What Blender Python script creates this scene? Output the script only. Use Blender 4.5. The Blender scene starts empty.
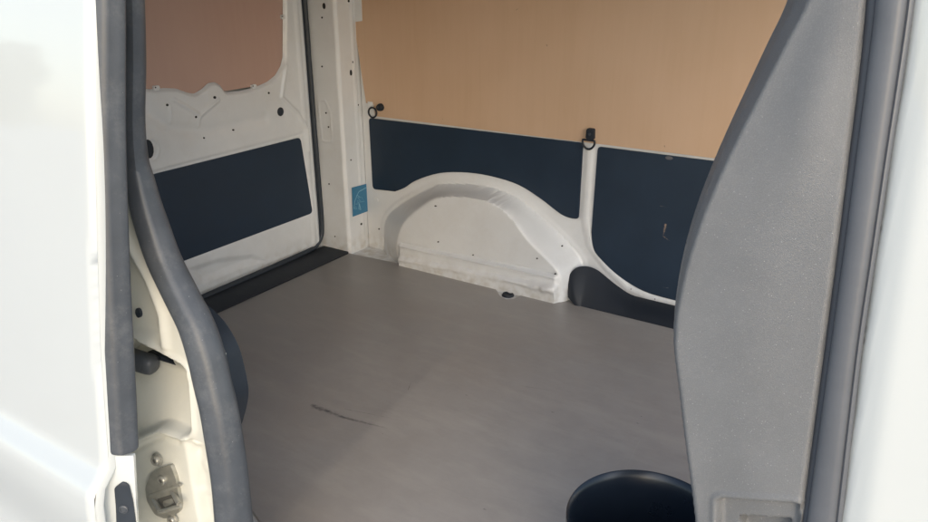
import bpy, bmesh, math, random
import numpy as np
from mathutils import Vector, Matrix
random.seed(4); np.random.seed(4)
S = bpy.context.scene
COL = S.collection

# ------------------------------------------------------------------ camera
# van axes: X to the front of the van, Y across it (away from the viewer), Z up; load floor at z = 0
PP = np.array([464., 261.]); VX = np.array([-805., -30.]); VY = np.array([984., -36.])
_a = VX - PP; _b = VY - PP
FPX = math.sqrt(-(_a @ _b))
_X = -np.array([_a[0], _a[1], FPX]); _X /= np.linalg.norm(_X)
_Y = np.array([_b[0], _b[1], FPX]); _Y /= np.linalg.norm(_Y)
_Z = np.cross(_X, _Y); _Z /= np.linalg.norm(_Z)
RM = np.array([_X, _Y, _Z])
CAM = np.array([0., 0., 1.1])
cd = bpy.data.cameras.new('camera'); cam = bpy.data.objects.new('camera', cd); COL.objects.link(cam)
M = Matrix([[RM[i, 0], -RM[i, 1], -RM[i, 2], CAM[i]] for i in range(3)] + [[0, 0, 0, 1]])
cam.matrix_world = M
cd.sensor_width = 36; cd.lens = 36 * FPX / 928; cd.clip_start = .02; cd.clip_end = 3000
S.camera = cam

# ------------------------------------------------------------------ light: bright overcast day
SUN_EL, SUN_AZ = 22, 140        # azimuth of the sun measured from +Y clockwise: behind the viewer
w = bpy.data.worlds.new('World'); S.world = w; w.use_nodes = True
nt = w.node_tree; nt.nodes.clear()
sky = nt.nodes.new('ShaderNodeTexSky'); sky.sky_type = 'NISHITA'; sky.sun_disc = False
sky.sun_elevation = math.radians(SUN_EL); sky.sun_rotation = math.radians(SUN_AZ)
sky.air_density = 1.0; sky.dust_density = 1.5; sky.ozone_density = 1.0
bg = nt.nodes.new('ShaderNodeBackground'); bg.inputs[1].default_value = .15
wo = nt.nodes.new('ShaderNodeOutputWorld')
nt.links.new(sky.outputs[0], bg.inputs[0]); nt.links.new(bg.outputs[0], wo.inputs[0])
sl = bpy.data.lights.new('sun', 'SUN'); sl.energy = 1.0; sl.angle = math.radians(85); sl.color = (1, .985, .96)
so = bpy.data.objects.new('sun', sl); COL.objects.link(so)
_d = Vector((math.sin(math.radians(SUN_AZ)) * math.cos(math.radians(SUN_EL)), math.cos(math.radians(SUN_AZ)) * math.cos(math.radians(SUN_EL)), math.sin(math.radians(SUN_EL))))
so.rotation_euler = _d.to_track_quat('Z', 'Y').to_euler(); so.location = (0, -6, 8)
S.view_settings.view_transform = 'Standard'; S.view_settings.look = 'None'
S.view_settings.exposure = .84; S.view_settings.gamma = 1
S.cycles.use_denoising = True
S.cycles.max_bounces = 14; S.cycles.diffuse_bounces = 10; S.cycles.glossy_bounces = 5
S.cycles.sample_clamp_indirect = 6

# ------------------------------------------------------------------ helpers
def ray(px, py):
    return RM @ np.array([px - PP[0], py - PP[1], FPX])
def hit(px, py, p0, n):
    d = ray(px, py); n = np.array(n, float); p0 = np.array(p0, float)
    return CAM + d * (((p0 - CAM) @ n) / (d @ n))

class Frame:
    """a plane with axes u, v and outward normal n"""
    def __init__(s, o, u, v):
        s.o = np.array(o, float); s.u = np.array(u, float); s.u /= np.linalg.norm(s.u)
        s.v = np.array(v, float); s.v -= s.u * (s.v @ s.u); s.v /= np.linalg.norm(s.v)
        s.n = np.cross(s.u, s.v)
    def px(s, x, y, h=0):
        q = hit(x, y, s.o + s.n * h, s.n) - s.o
        return (q @ s.u, q @ s.v)
    def pxs(s, pts, h=0):
        return [s.px(x, y, h) for x, y in pts]
    def at(s, u, v, h=0):
        return s.o + s.u * u + s.v * v + s.n * h

def smooth(x, a, b):
    t = np.clip((x - a) / (b - a), 0, 1); return t * t * (3 - 2 * t)
def sdf(pts, U, V, closed=True):
    """signed distance (negative inside) of a polygon, or plain distance of a polyline"""
    P = np.array(pts, float); n = len(P); D = np.full(U.shape, 1e9); ins = np.zeros(U.shape, bool)
    for i in range(n if closed else n - 1):
        a = P[i]; b = P[(i + 1) % n]; e = b - a
        wu, wv = U - a[0], V - a[1]
        t = np.clip((wu * e[0] + wv * e[1]) / max(e @ e, 1e-12), 0, 1)
        D = np.minimum(D, np.hypot(wu - e[0] * t, wv - e[1] * t))
        if closed:
            c = ((a[1] > V) != (b[1] > V))
            with np.errstate(divide='ignore', invalid='ignore'):
                xi = a[0] + (V - a[1]) * e[0] / (e[1] if e[1] != 0 else 1e-12)
            ins ^= c & (U < xi)
    return np.where(ins, -D, D) if closed else D
def vnoise(U, V, scale, seed=0):
    rs = np.random.RandomState(seed); T = rs.rand(64, 64)
    x = U * scale + 31.3; y = V * scale + 17.7
    xi = np.floor(x).astype(int); yi = np.floor(y).astype(int)
    fx = x - xi; fy = y - yi; fx = fx * fx * (3 - 2 * fx); fy = fy * fy * (3 - 2 * fy)
    g = lambda i, j: T[i % 64, j % 64]
    return (g(xi, yi) * (1 - fx) + g(xi + 1, yi) * fx) * (1 - fy) + (g(xi, yi + 1) * (1 - fx) + g(xi + 1, yi + 1) * fx) * fy - .5
def rounded(pts, r, seg=6):
    out = []; n = len(pts); P = [np.array(p, float) for p in pts]
    rr = r if isinstance(r, (list, tuple)) else [r] * n
    for i in range(n):
        a, b, c = P[i - 1], P[i], P[(i + 1) % n]
        if rr[i] <= 0: out.append(tuple(b)); continue
        d1 = a - b; l1 = np.linalg.norm(d1); d2 = c - b; l2 = np.linalg.norm(d2)
        k = min(rr[i], l1 * .45, l2 * .45); p1 = b + d1 / l1 * k; p2 = b + d2 / l2 * k
        for j in range(seg + 1):
            t = j / seg; out.append(tuple((1 - t) ** 2 * p1 + 2 * t * (1 - t) * b + t * t * p2))
    return out
def spline(pts, seg=6, closed=False):
    P = [np.array(p, float) for p in pts]; n = len(P); out = []
    g = (lambda i: P[i % n]) if closed else (lambda i: P[min(max(i, 0), n - 1)])
    for i in range(n if closed else n - 1):
        a, b, c, d = g(i - 1), g(i), g(i + 1), g(i + 2)
        for j in range(seg):
            t = j / seg
            out.append(tuple(.5 * (2 * b + (c - a) * t + (2 * a - 5 * b + 4 * c - d) * t * t + (3 * b - a - 3 * c + d) * t ** 3)))
    if not closed: out.append(tuple(P[-1]))
    return out

WL = {}
def link(name, me, mat, parent=None, smooth_=True, auto=40):
    """one mesh object, its origin at the middle of its own shape"""
    n = len(me.vertices); co = np.empty(n * 3); me.vertices.foreach_get('co', co); co = co.reshape(-1, 3)
    c = (co.min(0) + co.max(0)) / 2; me.vertices.foreach_set('co', (co - c).ravel()); me.update()
    if smooth_:
        me.polygons.foreach_set('use_smooth', [True] * len(me.polygons))
        if auto: me.set_sharp_from_angle(angle=math.radians(auto))
    if mat: me.materials.append(mat)
    o = bpy.data.objects.new(name, me); COL.objects.link(o)
    WL[o.name] = c; base = np.zeros(3)
    if parent is not None: o.parent = parent; base = WL[parent.name]
    o.location = c - base
    return o
def fin(name, bm, mat, parent=None, smooth_=True, auto=40):
    bmesh.ops.recalc_face_normals(bm, faces=bm.faces)
    me = bpy.data.meshes.new(name); bm.to_mesh(me); bm.free()
    return link(name, me, mat, parent, smooth_, auto)
def again(o, c, parent):
    """another object sharing o's mesh, centred on the world point c"""
    q = o.copy(); COL.objects.link(q); c = np.array(c, float); WL[q.name] = c; q.parent = parent
    q.location = c - (WL[parent.name] if parent is not None else 0)
    return q
def tag(o, label, cat, group=None):
    o['label'] = label; o['category'] = cat
    if group: o['group'] = group
    return o
def empty(name, loc, label, cat):
    o = bpy.data.objects.new(name, None); COL.objects.link(o); o.location = loc; WL[o.name] = np.array(loc, float)
    return tag(o, label, cat)

def relief(name, fr, u0, u1, v0, v1, step, hf, mat, parent, clip=None, thick=0, auto=50):
    nu = int((u1 - u0) / step) + 1; nv = int((v1 - v0) / step) + 1
    U, V = np.meshgrid(np.linspace(u0, u1, nu), np.linspace(v0, v1, nv))
    keep = np.ones(U.shape, bool)
    if clip is not None:                        # cut the sheet along the contour clip(U, V) = 0
        D = clip(U, V); e = 1e-4
        for _ in range(2):
            gu = (clip(U + e, V) - clip(U - e, V)) / (2 * e); gv = (clip(U, V + e) - clip(U, V - e)) / (2 * e)
            near = (D > -step * .45) & (D < step * 1.45)
            L = np.maximum(gu ** 2 + gv ** 2, .3)
            U = np.where(near, U - D * gu / L, U); V = np.where(near, V - D * gv / L, V); D = clip(U, V)
        keep = D < step * .2
    H = hf(U, V)
    co = (fr.o[None, None] + U[..., None] * fr.u + V[..., None] * fr.v + H[..., None] * fr.n).reshape(-1, 3)
    idx = np.arange(nu * nv).reshape(nv, nu)
    q = np.stack([idx[:-1, :-1], idx[:-1, 1:], idx[1:, 1:], idx[1:, :-1]], -1).reshape(-1, 4)
    q = q[keep.ravel()[q].all(1)]
    used = np.unique(q); rm = -np.ones(nu * nv, int); rm[used] = np.arange(len(used))
    me = bpy.data.meshes.new(name); me.from_pydata(co[used].tolist(), [], rm[q].tolist()); me.update()
    o = link(name, me, mat, parent, True, auto)
    return o
def slab(name, fr, pts, h0, h1, mat, parent, bevel=.0015, seg=2, auto=35):
    bm = bmesh.new()
    lo = [bm.verts.new(fr.at(u, v, h0)) for u, v in pts]; hi = [bm.verts.new(fr.at(u, v, h1)) for u, v in pts]
    n = len(pts); bm.faces.new(lo[::-1]); top = bm.faces.new(hi)
    for i in range(n): bm.faces.new([lo[i], lo[(i + 1) % n], hi[(i + 1) % n], hi[i]])
    if bevel:
        bmesh.ops.bevel(bm, geom=list(top.edges), offset=bevel, segments=seg, affect='EDGES', profile=.5)
    bmesh.ops.triangulate(bm, faces=[f for f in bm.faces if len(f.verts) > 4])
    return fin(name, bm, mat, parent, True, auto)
def box(name, a, b, mat, parent, bevel=.002):
    bm = bmesh.new(); bmesh.ops.create_cube(bm, size=1)
    a = np.minimum(a, b) * 1., np.maximum(a, b) * 1.; a, b = a
    for v in bm.verts: v.co = Vector([(a[i] + b[i]) / 2 + v.co[i] * (b[i] - a[i]) for i in range(3)])
    if bevel: bmesh.ops.bevel(bm, geom=list(bm.edges), offset=bevel, segments=2, affect='EDGES')
    return fin(name, bm, mat, parent, True, 35)
def sweep(name, path, ref, section, mat, parent, widths=None, caps=True, auto=50):
    """carry a closed cross-section (a across, b along ref) down a path"""
    P = np.array(path, float); n = len(P); ref = np.array(ref, float); bm = bmesh.new(); rings = []
    for i in range(n):
        t = P[min(i + 1, n - 1)] - P[max(i - 1, 0)]; t /= np.linalg.norm(t)
        b = ref - t * (ref @ t); b /= np.linalg.norm(b); a = np.cross(t, b)
        k = 1 if widths is None else widths[i]; ka, kb = (k if isinstance(k, tuple) else (k, k))
        rings.append([bm.verts.new(P[i] + a * s[0] * ka + b * s[1] * kb) for s in section])
    m = len(section)
    for i in range(n - 1):
        for j in range(m):
            bm.faces.new([rings[i][j], rings[i][(j + 1) % m], rings[i + 1][(j + 1) % m], rings[i + 1][j]])
    if caps: bm.faces.new(rings[0]); bm.faces.new(rings[-1])
    return fin(name, bm, mat, parent, True, auto)
def lathe(name, o, axis, prof, mat, parent, seg=24, auto=40, capped=True):
    """turn (radius, height) about axis through o"""
    ax = Vector(axis).normalized(); s = ax.orthogonal().normalized(); t = ax.cross(s); o = Vector(o); bm = bmesh.new(); rings = []
    for r, h in prof:
        rings.append([bm.verts.new(o + ax * h + (s * math.cos(k * 2 * math.pi / seg) + t * math.sin(k * 2 * math.pi / seg)) * max(r, 1e-5)) for k in range(seg)])
    for i in range(len(rings) - 1):
        for k in range(seg): bm.faces.new([rings[i][k], rings[i][(k + 1) % seg], rings[i + 1][(k + 1) % seg], rings[i + 1][k]])
    if capped: bm.faces.new(rings[0]); bm.faces.new(rings[-1])
    return fin(name, bm, mat, parent, True, auto)
def ellipse(a, b, n=20, p=2.0):
    return [(a * abs(math.cos(t)) ** (2 / p) * (1 if math.cos(t) >= 0 else -1), b * abs(math.sin(t)) ** (2 / p) * (1 if math.sin(t) >= 0 else -1)) for t in [2 * math.pi * k / n for k in range(n)]]

# ------------------------------------------------------------------ materials
def mat(name, col, rough=.5, metal=0, coat=0, var=.0, vscale=6, bump=0, bscale=200, spec=.5, build=None):
    m = bpy.data.materials.new(name); m.use_nodes = True; N = m.node_tree.nodes; L = m.node_tree.links
    b = N['Principled BSDF']; b.inputs['Base Color'].default_value = (*col, 1); b.inputs['Roughness'].default_value = rough
    b.inputs['Metallic'].default_value = metal; b.inputs['Coat Weight'].default_value = coat; b.inputs['Coat Roughness'].default_value = .04; b.inputs['Coat IOR'].default_value = 1.7
    b.inputs['Specular IOR Level'].default_value = spec
    geo = N.new('ShaderNodeNewGeometry'); pos = geo.outputs['Position']
    last = None
    if var:
        t = N.new('ShaderNodeTexNoise'); t.inputs['Scale'].default_value = vscale; t.inputs['Detail'].default_value = 8; t.inputs['Roughness'].default_value = .65
        L.new(pos, t.inputs['Vector'])
        mr = N.new('ShaderNodeMapRange'); mr.inputs['From Min'].default_value = .3; mr.inputs['From Max'].default_value = .7
        mr.inputs['To Min'].default_value = 1 - var; mr.inputs['To Max'].default_value = 1 + var * .5
        L.new(t.outputs['Fac'], mr.inputs['Value'])
        mx = N.new('ShaderNodeVectorMath'); mx.operation = 'SCALE'; mx.inputs[0].default_value = col
        L.new(mr.outputs[0], mx.inputs['Scale']); L.new(mx.outputs[0], b.inputs['Base Color']); last = mx.outputs[0]
        r2 = N.new('ShaderNodeMapRange'); r2.inputs['To Min'].default_value = rough * .8; r2.inputs['To Max'].default_value = min(rough * 1.25, 1)
        L.new(t.outputs['Fac'], r2.inputs['Value']); L.new(r2.outputs[0], b.inputs['Roughness'])
    if bump:
        t = N.new('ShaderNodeTexNoise'); t.inputs['Scale'].default_value = bscale; t.inputs['Detail'].default_value = 4
        L.new(pos, t.inputs['Vector'])
        bp = N.new('ShaderNodeBump'); bp.inputs['Strength'].default_value = bump; bp.inputs['Distance'].default_value = .001
        L.new(t.outputs['Fac'], bp.inputs['Height']); L.new(bp.outputs[0], b.inputs['Normal'])
    if build:
        out = build(N, L, pos, b, last if last else None)
        if out is not None: L.new(out, b.inputs['Base Color'])
    return m
def mth(N, L, op, a, b=None, c=None, clamp=False):
    n = N.new('ShaderNodeMath'); n.operation = op; n.use_clamp = clamp
    for i, x in enumerate((a, b, c)):
        if x is None: continue
        if isinstance(x, (int, float)): n.inputs[i].default_value = x
        else: L.new(x, n.inputs[i])
    return n.outputs[0]
def vmt(N, L, op, a, b=None):
    n = N.new('ShaderNodeVectorMath'); n.operation = op
    for i, x in enumerate((a, b)):
        if x is None: continue
        if isinstance(x, (tuple, list)) or hasattr(x, 'shape'): n.inputs[i].default_value = tuple(float(q) for q in x)
        else: L.new(x, n.inputs[i])
    return n
def mixc(N, L, fac, a, b):
    n = N.new('ShaderNodeMix'); n.data_type = 'RGBA'
    for s, x in ((0, fac), (6, a), (7, b)):
        if isinstance(x, (int, float)): n.inputs[s].default_value = x
        elif isinstance(x, tuple): n.inputs[s].default_value = (*x, 1)
        else: L.new(x, n.inputs[s])
    return n.outputs[2]
def scratch(N, L, pos, a, b, wid, rag=.5, nscale=90):
    """mask of a worn streak from point a to point b"""
    wid = wid * 1.5; a = np.array(a, float); b = np.array(b, float); e = b - a; ee = float(e @ e)
    pa = vmt(N, L, 'SUBTRACT', pos, a).outputs[0]
    t = mth(N, L, 'DIVIDE', vmt(N, L, 'DOT_PRODUCT', pa, e).outputs['Value'], ee, clamp=True)
    sc = N.new('ShaderNodeVectorMath'); sc.operation = 'SCALE'; sc.inputs[0].default_value = tuple(e); L.new(t, sc.inputs['Scale'])
    d = vmt(N, L, 'LENGTH', vmt(N, L, 'SUBTRACT', pa, sc.outputs[0]).outputs[0]).outputs['Value']
    n = N.new('ShaderNodeTexNoise'); n.inputs['Scale'].default_value = nscale; n.inputs['Detail'].default_value = 3; L.new(pos, n.inputs['Vector'])
    ww = mth(N, L, 'MULTIPLY', mth(N, L, 'ADD', n.outputs['Fac'], -.5 + .5 / rag * .5), wid * 2 * rag)
    tap = mth(N, L, 'SUBTRACT', 1.0, mth(N, L, 'POWER', t, 2.0))
    k = mth(N, L, 'MULTIPLY', ww, tap)
    return mth(N, L, 'DIVIDE', mth(N, L, 'SUBTRACT', k, d), wid * .7, clamp=True)
def specks(N, L, pos, scale, thr, seedoff=0):
    v = N.new('ShaderNodeTexVoronoi'); v.inputs['Scale'].default_value = scale
    L.new(vmt(N, L, 'ADD', pos, (seedoff, seedoff * .7, 0)).outputs[0], v.inputs['Vector'])
    return mth(N, L, 'LESS_THAN', v.outputs['Distance'], thr), v

def b_rub(N, L, pos, b, last):
    n = N.new('ShaderNodeTexNoise'); n.inputs['Scale'].default_value = 18; n.inputs['Detail'].default_value = 10; n.inputs['Roughness'].default_value = .8; L.new(pos, n.inputs['Vector'])
    c = mixc(N, L, mth(N, L, 'MULTIPLY', mth(N, L, 'SUBTRACT', n.outputs['Fac'], .5, clamp=True), 1.3), last, (.24, .24, .235))
    s1, v = specks(N, L, pos, 150, .07, 4)
    return mixc(N, L, mth(N, L, 'MULTIPLY', s1, mth(N, L, 'GREATER_THAN', v.outputs['Color'], .75)), c, (.34, .34, .33))
def b_paint(N, L, pos, b, last):
    # fine dust and grime spots on the inner sheet metal
    s1, v = specks(N, L, pos, 26, .035)
    pick = mth(N, L, 'GREATER_THAN', v.outputs['Color'], .93)
    c = mixc(N, L, mth(N, L, 'MULTIPLY', s1, pick), last, (.10, .09, .08))
    z = N.new('ShaderNodeSeparateXYZ'); L.new(pos, z.inputs[0])
    n = N.new('ShaderNodeTexNoise'); n.inputs['Scale'].default_value = 30; n.inputs['Detail'].default_value = 8; L.new(pos, n.inputs['Vector'])
    low = mth(N, L, 'SUBTRACT', 1.0, mth(N, L, 'MULTIPLY', z.outputs['Z'], 12.0), clamp=True)
    g = mth(N, L, 'MULTIPLY', low, mth(N, L, 'MULTIPLY', mth(N, L, 'SUBTRACT', n.outputs['Fac'], .40, clamp=True), 1.7), clamp=True)
    c = mixc(N, L, g, c, (.34, .29, .22))
    n2 = N.new('ShaderNodeTexNoise'); n2.inputs['Scale'].default_value = 4; n2.inputs['Detail'].default_value = 9; n2.inputs['Roughness'].default_value = .75; L.new(pos, n2.inputs['Vector'])
    return mixc(N, L, mth(N, L, 'MULTIPLY', mth(N, L, 'SUBTRACT', n2.outputs['Fac'], .5, clamp=True), 1.2), c, (.48, .46, .42))
PAINT = (.66, .68, .70)
M_OUT = mat('white_body_paint', (.625, .645, .625), .3, coat=1.0, var=.015, vscale=2.5, bump=.02, bscale=600)
M_IN = mat('white_inner_paint', PAINT, .42, coat=.25, var=.07, vscale=5, bump=.05, bscale=500, build=b_paint)
M_JAMB = mat('jamb_paint', (.71, .71, .645), .36, coat=.5, var=.08, vscale=9, bump=.06, bscale=300)
M_RUB3 = mat('pale_seal_rubber', (.115, .122, .135), .42, var=.12, vscale=14, bump=.1, bscale=500)
M_GRV = mat('seal_lip_rubber', (.055, .062, .075), .5, var=.1, vscale=14)
M_RUB2 = mat('dark_rubber', (.022, .03, .042), .5, var=.2, vscale=20, bump=.12, bscale=400)
M_BLK = mat('black_plastic', (.007, .012, .021), .62, var=.2, vscale=15, bump=.15, bscale=500)
M_HOLE = mat('hole_shadow', (.006, .007, .009), .7)  # shade inside small holes, painted on flat discs
M_BUCK = mat('bucket_plastic', (.010, .015, .024), .28, var=.1, vscale=15, bump=.05, bscale=300)
M_STEEL = mat('striker_steel', (.44, .43, .385), .34, metal=.55, var=.2, vscale=60, bump=.1, bscale=300)
M_SEAL = mat('seam_sealer', (.66, .63, .55), .6, var=.2, vscale=80, bump=.5, bscale=250)

M_RUB = mat('grey_rubber', (.068, .076, .088), .40, var=.18, vscale=25, bump=.12, bscale=500, build=b_rub)
YW = 2.33
FW = Frame((0, YW, 0), (1, 0, 0), (0, 0, 1))           # far side wall, normal to the viewer (-Y)
FR = Frame((-2.12, 0, 0), (0, 1, 0), (0, 0, 1))        # rear door, normal +X
FF = Frame((0, 0, 0), (1, 0, 0), (0, 1, 0))            # load floor, normal +Z
def bpt(x, y): return FW.at(*FW.px(x, y, .0045), .0045)
def wpt(x, y, h=.01): return FW.at(*FW.px(x, y, h), h)
def fpt(x, y): return FF.at(*FF.px(x, y, 0.0), 0)
def rpt(x, y, h=.01): return FR.at(*FR.px(x, y, h), h)

def b_panel(N, L, pos, b, last):
    c = last
    for a, q, wd, col in ((bpt(660, 206), bpt(668, 207), .0022, (.12, .12, .11)), (bpt(665.5, 225), bpt(663, 236), .0062, (.42, .30, .22)),
                     (bpt(663, 236), bpt(671, 242), .003, (.24, .18, .14)), (bpt(668, 288), bpt(662, 287), .002, (.15, .15, .15)),
                     (bpt(400, 150), bpt(402, 160), .0006, (.1, .1, .1))):
        c = mixc(N, L, scratch(N, L, pos, a, q, wd, .6, 150), c, col)
    s1, v = specks(N, L, pos, 16, .03)
    pick = mth(N, L, 'GREATER_THAN', v.outputs['Color'], .9)
    return mixc(N, L, mth(N, L, 'MULTIPLY', s1, pick), c, (.10, .11, .12))
M_PAN = mat('dark_trim_board', (.010, .024, .047), .5, var=.16, vscale=7, bump=.25, bscale=900, build=b_panel)

def b_floor(N, L, pos, b, last):
    c = last
    # faint dried smears, stretched along the van
    mp = N.new('ShaderNodeMapping'); mp.inputs['Scale'].default_value = (2.2, 9, 1); mp.inputs['Rotation'].default_value = (0, 0, .5); L.new(pos, mp.inputs[0])
    n = N.new('ShaderNodeTexNoise'); n.inputs['Scale'].default_value = 1.6; n.inputs['Detail'].default_value = 7; n.inputs['Roughness'].default_value = .7; L.new(mp.outputs[0], n.inputs['Vector'])
    f = mth(N, L, 'MULTIPLY', mth(N, L, 'SUBTRACT', n.outputs['Fac'], .48, clamp=True), 2.2)
    c = mixc(N, L, f, c, (.38, .36, .335))
    n2 = N.new('ShaderNodeTexNoise'); n2.inputs['Scale'].default_value = 1.8; n2.inputs['Detail'].default_value = 5; L.new(vmt(N, L, 'ADD', pos, (3.1, 2.2, 0)).outputs[0], n2.inputs['Vector'])
    c = mixc(N, L, mth(N, L, 'MULTIPLY', mth(N, L, 'SUBTRACT', n2.outputs['Fac'], .48, clamp=True), 1.6), c, (.27, .23, .20))
    for a, q, wd, col in ((fpt(313, 406), fpt(360, 423), .0135, (.035, .036, .045)), (fpt(340, 416.5), fpt(394, 430), .009, (.06, .06, .065)),
                     (fpt(345, 409), fpt(420, 424), .0012, (.11, .10, .10)), (fpt(484, 509), fpt(487, 510), .004, (.02, .02, .02)),
                     (fpt(466, 395), fpt(468, 396), .003, (.05, .05, .05)), (fpt(486, 377), fpt(488, 377.5), .003, (.36, .35, .33)),
                     (fpt(618, 406), fpt(628, 411), .002, (.36, .35, .32)), (fpt(522, 386), fpt(562, 392), .0010, (.10, .095, .09)),
                     (fpt(448, 416.5), fpt(451, 417), .003, (.34, .32, .3)), (fpt(637, 423), fpt(640, 424), .0025, (.05, .05, .05)),
                     (fpt(408, 390), fpt(412, 380), .002, (.09, .085, .08)), (fpt(640, 440), fpt(622, 476), .002, (.34, .33, .31)),
                     (fpt(318, 320), fpt(324, 322), .006, (.26, .25, .24)), (fpt(552, 412), fpt(556, 413), .003, (.06, .06, .06))):
        c = mixc(N, L, scratch(N, L, pos, a, q, wd, .6), c, col)
    s1, v = specks(N, L, pos, 14, .02, 3)
    c = mixc(N, L, mth(N, L, 'MULTIPLY', s1, mth(N, L, 'GREATER_THAN', v.outputs['Color'], .8)), c, (.06, .055, .05))
    s2, v2 = specks(N, L, pos, 34, .02, 9)
    c = mixc(N, L, mth(N, L, 'MULTIPLY', s2, mth(N, L, 'GREATER_THAN', v2.outputs['Color'], .8)), c, (.36, .34, .32))
    return c
M_FLOOR = mat('floor_board', (.305, .290, .278), .34, var=.08, vscale=14, bump=.25, bscale=1100, build=b_floor)

def wood(name, base, dark, light, marks=(), rough=.5, vert=True):
    def bld(N, L, pos, b, last):
        mp = N.new('ShaderNodeMapping'); mp.inputs['Scale'].default_value = (14, 14, 1.0) if vert else (1, 1.0, 14); L.new(pos, mp.inputs[0])
        n = N.new('ShaderNodeTexNoise'); n.inputs['Scale'].default_value = 2.6; n.inputs['Detail'].default_value = 9; n.inputs['Roughness'].default_value = .62; n.inputs['Distortion'].default_value = .6
        L.new(mp.outputs[0], n.inputs['Vector'])
        n2 = N.new('ShaderNodeTexNoise'); n2.inputs['Scale'].default_value = 2.2; n2.inputs['Detail'].default_value = 3; L.new(pos, n2.inputs['Vector'])
        c = mixc(N, L, mth(N, L, 'MULTIPLY', mth(N, L, 'SUBTRACT', n.outputs['Fac'], .40, clamp=True), 1.6, clamp=True), base, dark)
        c = mixc(N, L, mth(N, L, 'MULTIPLY', mth(N, L, 'SUBTRACT', n2.outputs['Fac'], .42, clamp=True), 2.0, clamp=True), c, light)
        for a, q, wd, col in marks: c = mixc(N, L, scratch(N, L, pos, a, q, wd, .6, 160), c, col)
        s1, v = specks(N, L, pos, 11, .032, 5)
        return mixc(N, L, mth(N, L, 'MULTIPLY', s1, mth(N, L, 'GREATER_THAN', v.outputs['Color'], .88)), c, (.13, .09, .06))
    return mat(name, base, rough, bump=.08, bscale=400, build=bld)
M_PLY = wood('plywood', (.55, .385, .262), (.50, .34, .22), (.61, .44, .32),
    [(wpt(546.5, 45), wpt(547.5, 47.5), .0035, (.10, .07, .06)), (wpt(516, 10), wpt(521, 7), .0022, (.22, .17, .14)), (wpt(512, 14), wpt(514, 13), .0015, (.25, .18, .14)),
     (wpt(389, 11), wpt(389.5, 19), .0012, (.70, .55, .42)), (wpt(563, 97), wpt(584, 101), .0010, (.70, .53, .38)), (wpt(442.5, 119), wpt(443, 120), .003, (.12, .09, .07)),
     (wpt(737, 98), wpt(739, 104), .0012, (.20, .14, .10)), (wpt(664.5, 146), wpt(665, 149), .003, (.10, .08, .07)), (wpt(358, 46), wpt(358.3, 47.5), .002, (.2, .13, .1))])
M_BOARD = wood('rear_board', (.46, .315, .265), (.42, .28, .235), (.50, .35, .30), rough=.34)

def b_plastic(N, L, pos, b, last):
    s1, v = specks(N, L, pos, 330, .15, 2)
    z = N.new('ShaderNodeSeparateXYZ'); L.new(pos, z.inputs[0])
    dens = mth(N, L, 'MULTIPLY_ADD', z.outputs['Z'], .45, .50)            # more dust towards the foot of the trim
    n = N.new('ShaderNodeTexNoise'); n.inputs['Scale'].default_value = 12; L.new(pos, n.inputs['Vector'])
    dens = mth(N, L, 'ADD', dens, mth(N, L, 'MULTIPLY', mth(N, L, 'SUBTRACT', .5, n.outputs['Fac']), .5))
    sx = N.new('ShaderNodeSeparateColor'); L.new(v.outputs['Color'], sx.inputs[0])
    c = mixc(N, L, mth(N, L, 'MULTIPLY', mth(N, L, 'MULTIPLY', s1, mth(N, L, 'GREATER_THAN', sx.outputs[0], dens)), .38), last, (.55, .55, .52))
    n3 = N.new('ShaderNodeTexNoise'); n3.inputs['Scale'].default_value = 850; n3.inputs['Detail'].default_value = 3; L.new(pos, n3.inputs['Vector'])
    return mixc(N, L, mth(N, L, 'MULTIPLY', mth(N, L, 'SUBTRACT', n3.outputs['Fac'], .5, clamp=True), .8), c, (.36, .36, .355))
M_PLAS = mat('textured_grey_plastic', (.165, .169, .173), .42, var=.14, vscale=7, bump=.6, bscale=1300, build=b_plastic)

# ------------------------------------------------------------------ ground
def b_ground(N, L, pos, b, last):
    s, v = specks(N, L, pos, 60, .25)
    return mixc(N, L, mth(N, L, 'MULTIPLY', s, .35), last, (.30, .29, .27))
bm = bmesh.new(); bmesh.ops.create_grid(bm, x_segments=40, y_segments=40, size=500)
for v in bm.verts: v.co.z = -.58
g = fin('ground', bm, mat('paving', (.42, .415, .40), .85, var=.2, vscale=3, bump=.6, bscale=90, build=b_ground), None, False); g['kind'] = 'structure'

# ------------------------------------------------------------------ the van
van = empty('cargo_van', (-.8, 1.45, -.58), 'white panel van with open side door showing its empty load bay', 'van')
def part(o, label=None):
    if label: o['label'] = label
    return o

# --- far side wall with the wheel arch pressed into it
outer = FW.pxs([(384, 262), (384, 243), (385, 223), (392, 211), (409, 199), (433, 187), (443, 184), (478, 185), (499, 190), (519, 199), (540, 216), (561, 235), (578, 254), (583, 264), (586, 285)])
inner = FW.pxs([(400, 262), (399, 243), (405, 224), (423, 207), (440, 198), (461, 197), (487, 201), (508, 214), (528, 241), (547, 260), (557, 272), (560, 287)], .11)
outer = [(outer[0][0], -.08)] + outer + [(outer[-1][0], -.08)]
inner = [(inner[0][0], -.08)] + inner + [(inner[-1][0], -.08)]
outer = spline(outer, 5); inner = spline(inner, 4)
l1 = FW.pxs([(398, 243), (553, 274.5)], .11); l2 = FW.pxs([(404, 255.5), (560, 285)], .11)
pA = FW.pxs([(369, 118), (583, 143), (578.5, 219)] + spline([(572, 218.5), (561, 214), (540, 198), (519, 185), (495, 177), (468, 172.5), (440, 173), (416, 180.5), (404, 188), (395, 191.5)], 4) + [(373, 189)], .003)
pBl = FW.pxs([(598, 146.5)] + spline([(591.5, 232), (593.5, 248), (600, 258), (616.6, 274), (636, 287), (652, 294), (672, 299.5)], 5), .003)
ztop = pA[1][1]
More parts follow.
